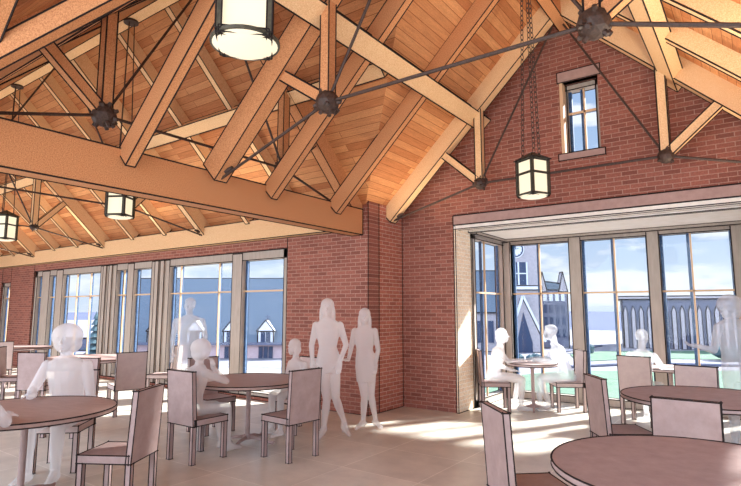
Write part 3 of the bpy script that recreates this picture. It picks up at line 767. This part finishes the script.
# slate roofed building left
D=52; s=D/540; t=thing('dormered_building','long building with blue slate roof and a row of small dormers','building',P(220,D),CR)
def L(px,py): return ((px-220)*s,zy(py,D)-GZ)
x0=L(104,0)[0]; x1=L(352,0)[0]; ze=L(0,343)[1]; zr=L(0,281)[1]
MB().box((x0+.3,.5,0),(x1-.3,9,ze)).build('wall','pink',t)
MB().prism([(0,ze),(9.5,ze),(4.5,zr*1.07)],x1-x0,axis='X',c=x0).build('roof','slate',t,ink=.04)
MB().box((x0,-.1,ze-.15),(x1,.15,ze+.1)).build('gutter','stoned',t)
for px in (120,156,195,232,266,303,338):
    c=L(px,0)[0]; z1=L(0,331)[1]; pk=L(0,320)[1]
    d=MB().box((c-.75,.1,ze),(c+.75,2.6,z1)).prism([(c-.85,z1),(c+.85,z1),(c,pk)],3,c=.0).build('dormer','pale',t,ink=.045)
    m=MB(); m.box((c-.45,.03,ze+.15),(c-.04,.12,z1-.05)).box((c+.04,.03,ze+.15),(c+.45,.12,z1-.05)); m.build('dormer_window','darkglass',d)
    MB().tube([(c,1,pk-.1),(c,1,pk+.5)],.05,5).beam((c-.25,1,pk+.3),(c+.25,1,pk+.3),.07,.07).build('finial','stoned',d)
    m=MB()
    for q in (-.7,-.22,.26): m.box((c+q,.4,ze-1.5),(c+q+.4,.52,ze-.3))
    m.build('window','darkglass',t)
# hedge / low wall further left, small conifer
tag(MB().box((0,0,0),(11,.6,1.4)).build('garden_wall','stoned',ink=.05),'low dark garden wall seen through the leftmost tall window','wall')
o=bpy.data.objects['garden_wall']; o.location=P(40,62); o.rotation_euler=(0,0,CR)
m=MB()
for k in range(7): m.lathe([(0,k*.55+1.2),(1.1-k*.14,k*.55+.5),(0,k*.55+.55)],n=9)
m.tube([(0,0,0),(0,0,1.2)],.12,6)
o=m.build('conifer','bush'); o.location=P(97,50); tag(o,'small dark conifer at the end of the slate roofed building','tree')
for i,(px,d,r,lab) in enumerate(((580,58,1.2,'dark round shrub on the lawn left of the arcaded building'),(728,50,1.6,'dark shrub at the right end of the arcaded building'),(509,46,1.2,'dark shrub left of the church doorway'),(537,45,1.1,'dark shrub right of the church doorway'))):
    m=MB()
    for k in range(16): 
        a=random.uniform(0,2*PI); q=random.uniform(0,r*.8); m.ball((math.cos(a)*q,math.sin(a)*q,r*random.uniform(.25,.6)),r*random.uniform(.25,.4),1)
    m.tube([(0,0,0),(0,0,r*.4)],.08,5)
    o=m.build('shrub','bush'); o.location=P(px,d); tag(o,lab,'shrub')

# ---------------------------------------------------------------- world
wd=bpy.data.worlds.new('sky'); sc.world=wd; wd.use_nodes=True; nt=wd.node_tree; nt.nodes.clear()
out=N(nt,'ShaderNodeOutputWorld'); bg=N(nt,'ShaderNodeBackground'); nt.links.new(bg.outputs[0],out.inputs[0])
tc=N(nt,'ShaderNodeTexCoord'); sp=N(nt,'ShaderNodeSeparateXYZ'); nt.links.new(tc.outputs['Generated'],sp.inputs[0])
gr=ramp(nt,[(0,lin(222,231,243)),(.12,lin(196,214,238)),(.5,lin(150,180,220))]); nt.links.new(sp.outputs[2],gr.inputs[0])
mp=N(nt,'ShaderNodeMapping'); mp.inputs['Scale'].default_value=(1,1,3.2); nt.links.new(tc.outputs['Generated'],mp.inputs[0])
nz=N(nt,'ShaderNodeTexNoise'); nz.inputs['Scale'].default_value=6.5; nz.inputs['Detail'].default_value=8; nz.inputs['Roughness'].default_value=.55
nt.links.new(mp.outputs[0],nz.inputs['Vector'])
cr=ramp(nt,[(.48,(0,0,0)),(.58,(1,1,1))]); nt.links.new(nz.outputs[0],cr.inputs[0])
mx=N(nt,'ShaderNodeMix',data_type='RGBA'); nt.links.new(cr.outputs[0],mx.inputs[0]); nt.links.new(gr.outputs[0],mx.inputs[6]); mx.inputs[7].default_value=(*lin(250,251,254),1)
ms=N(nt,'ShaderNodeMapRange'); ms.inputs['From Min'].default_value=-.9; ms.inputs['From Max'].default_value=.35; ms.inputs['To Min'].default_value=4.2; ms.inputs['To Max'].default_value=.86  # sky strength raised behind the viewer to fill the room
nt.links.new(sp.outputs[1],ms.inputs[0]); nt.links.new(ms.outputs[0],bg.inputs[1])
nt.links.new(mx.outputs[2],bg.inputs[0])

# ---------------------------------------------------------------- lights
def light(kind,name,loc,energy,color=(1,1,1),target=None,size=.1,**k):
    l=bpy.data.lights.new(name,kind); l.energy=energy; l.color=color
    if kind in('POINT','SPOT'): l.shadow_soft_size=size
    for a,v in k.items(): setattr(l,a,v)
    o=bpy.data.objects.new(name,l); col.objects.link(o); o.location=loc
    if target is not None: o.rotation_euler=(Vector(target)-Vector(loc)).to_track_quat('-Z','Y').to_euler()
    return o
# daylight sun from outside the bay, travelling towards the left front
light('SUN','sun',(5,20,12),17.0,(1,.96,.9),target=(5-6.5,20-13,12-9.6),angle=R(3))
WARM=(1,.82,.58)
def up(loc,tgt,e,ang=110,c=WARM): light('SPOT','uplight',loc,e,c,tgt,.12,spot_size=R(ang),spot_blend=1)
up((-4.3,6.9,2.3),(-3.9,6.9,4.2),95)
up((-.2,7.2,2.3),(-.2,6.4,4.2),120)
up((.3,4.5,2.2),(-.2,4.8,4.4),260,120,(1,.88,.68))
for x in (-7,-10,-13,-16.5): up((x,5.9,2.5),(x,5.0,4.6),85,130)
up((-3.5,2.4,1.0),(-3.0,3.0,5),60,140)  # low mid-room spot added to brighten the ceiling, no fixture there
sc.view_settings.view_transform='Standard'; sc.view_settings.look='None'; sc.view_settings.gamma=1; sc.view_settings.use_curve_mapping=False
sc.view_settings.exposure=0.4
# ---------------------------------------------------------------- camera
p=math.atan(67/536.)
F=Vector((-math.sin(CR)*math.cos(p),math.cos(CR)*math.cos(p),math.sin(p))); Rv=Vector((math.cos(CR),math.sin(CR),0)); U=Rv.cross(F)
cam=bpy.data.cameras.new('camera'); cam.sensor_width=36; cam.lens=536/741*36; cam.clip_end=6000; cam.clip_start=.05
co=bpy.data.objects.new('camera',cam); col.objects.link(co)
m4=Matrix((Rv,U,-F)).transposed().to_4x4(); m4.translation=(0,0,1.6); co.matrix_world=m4
sc.camera=co
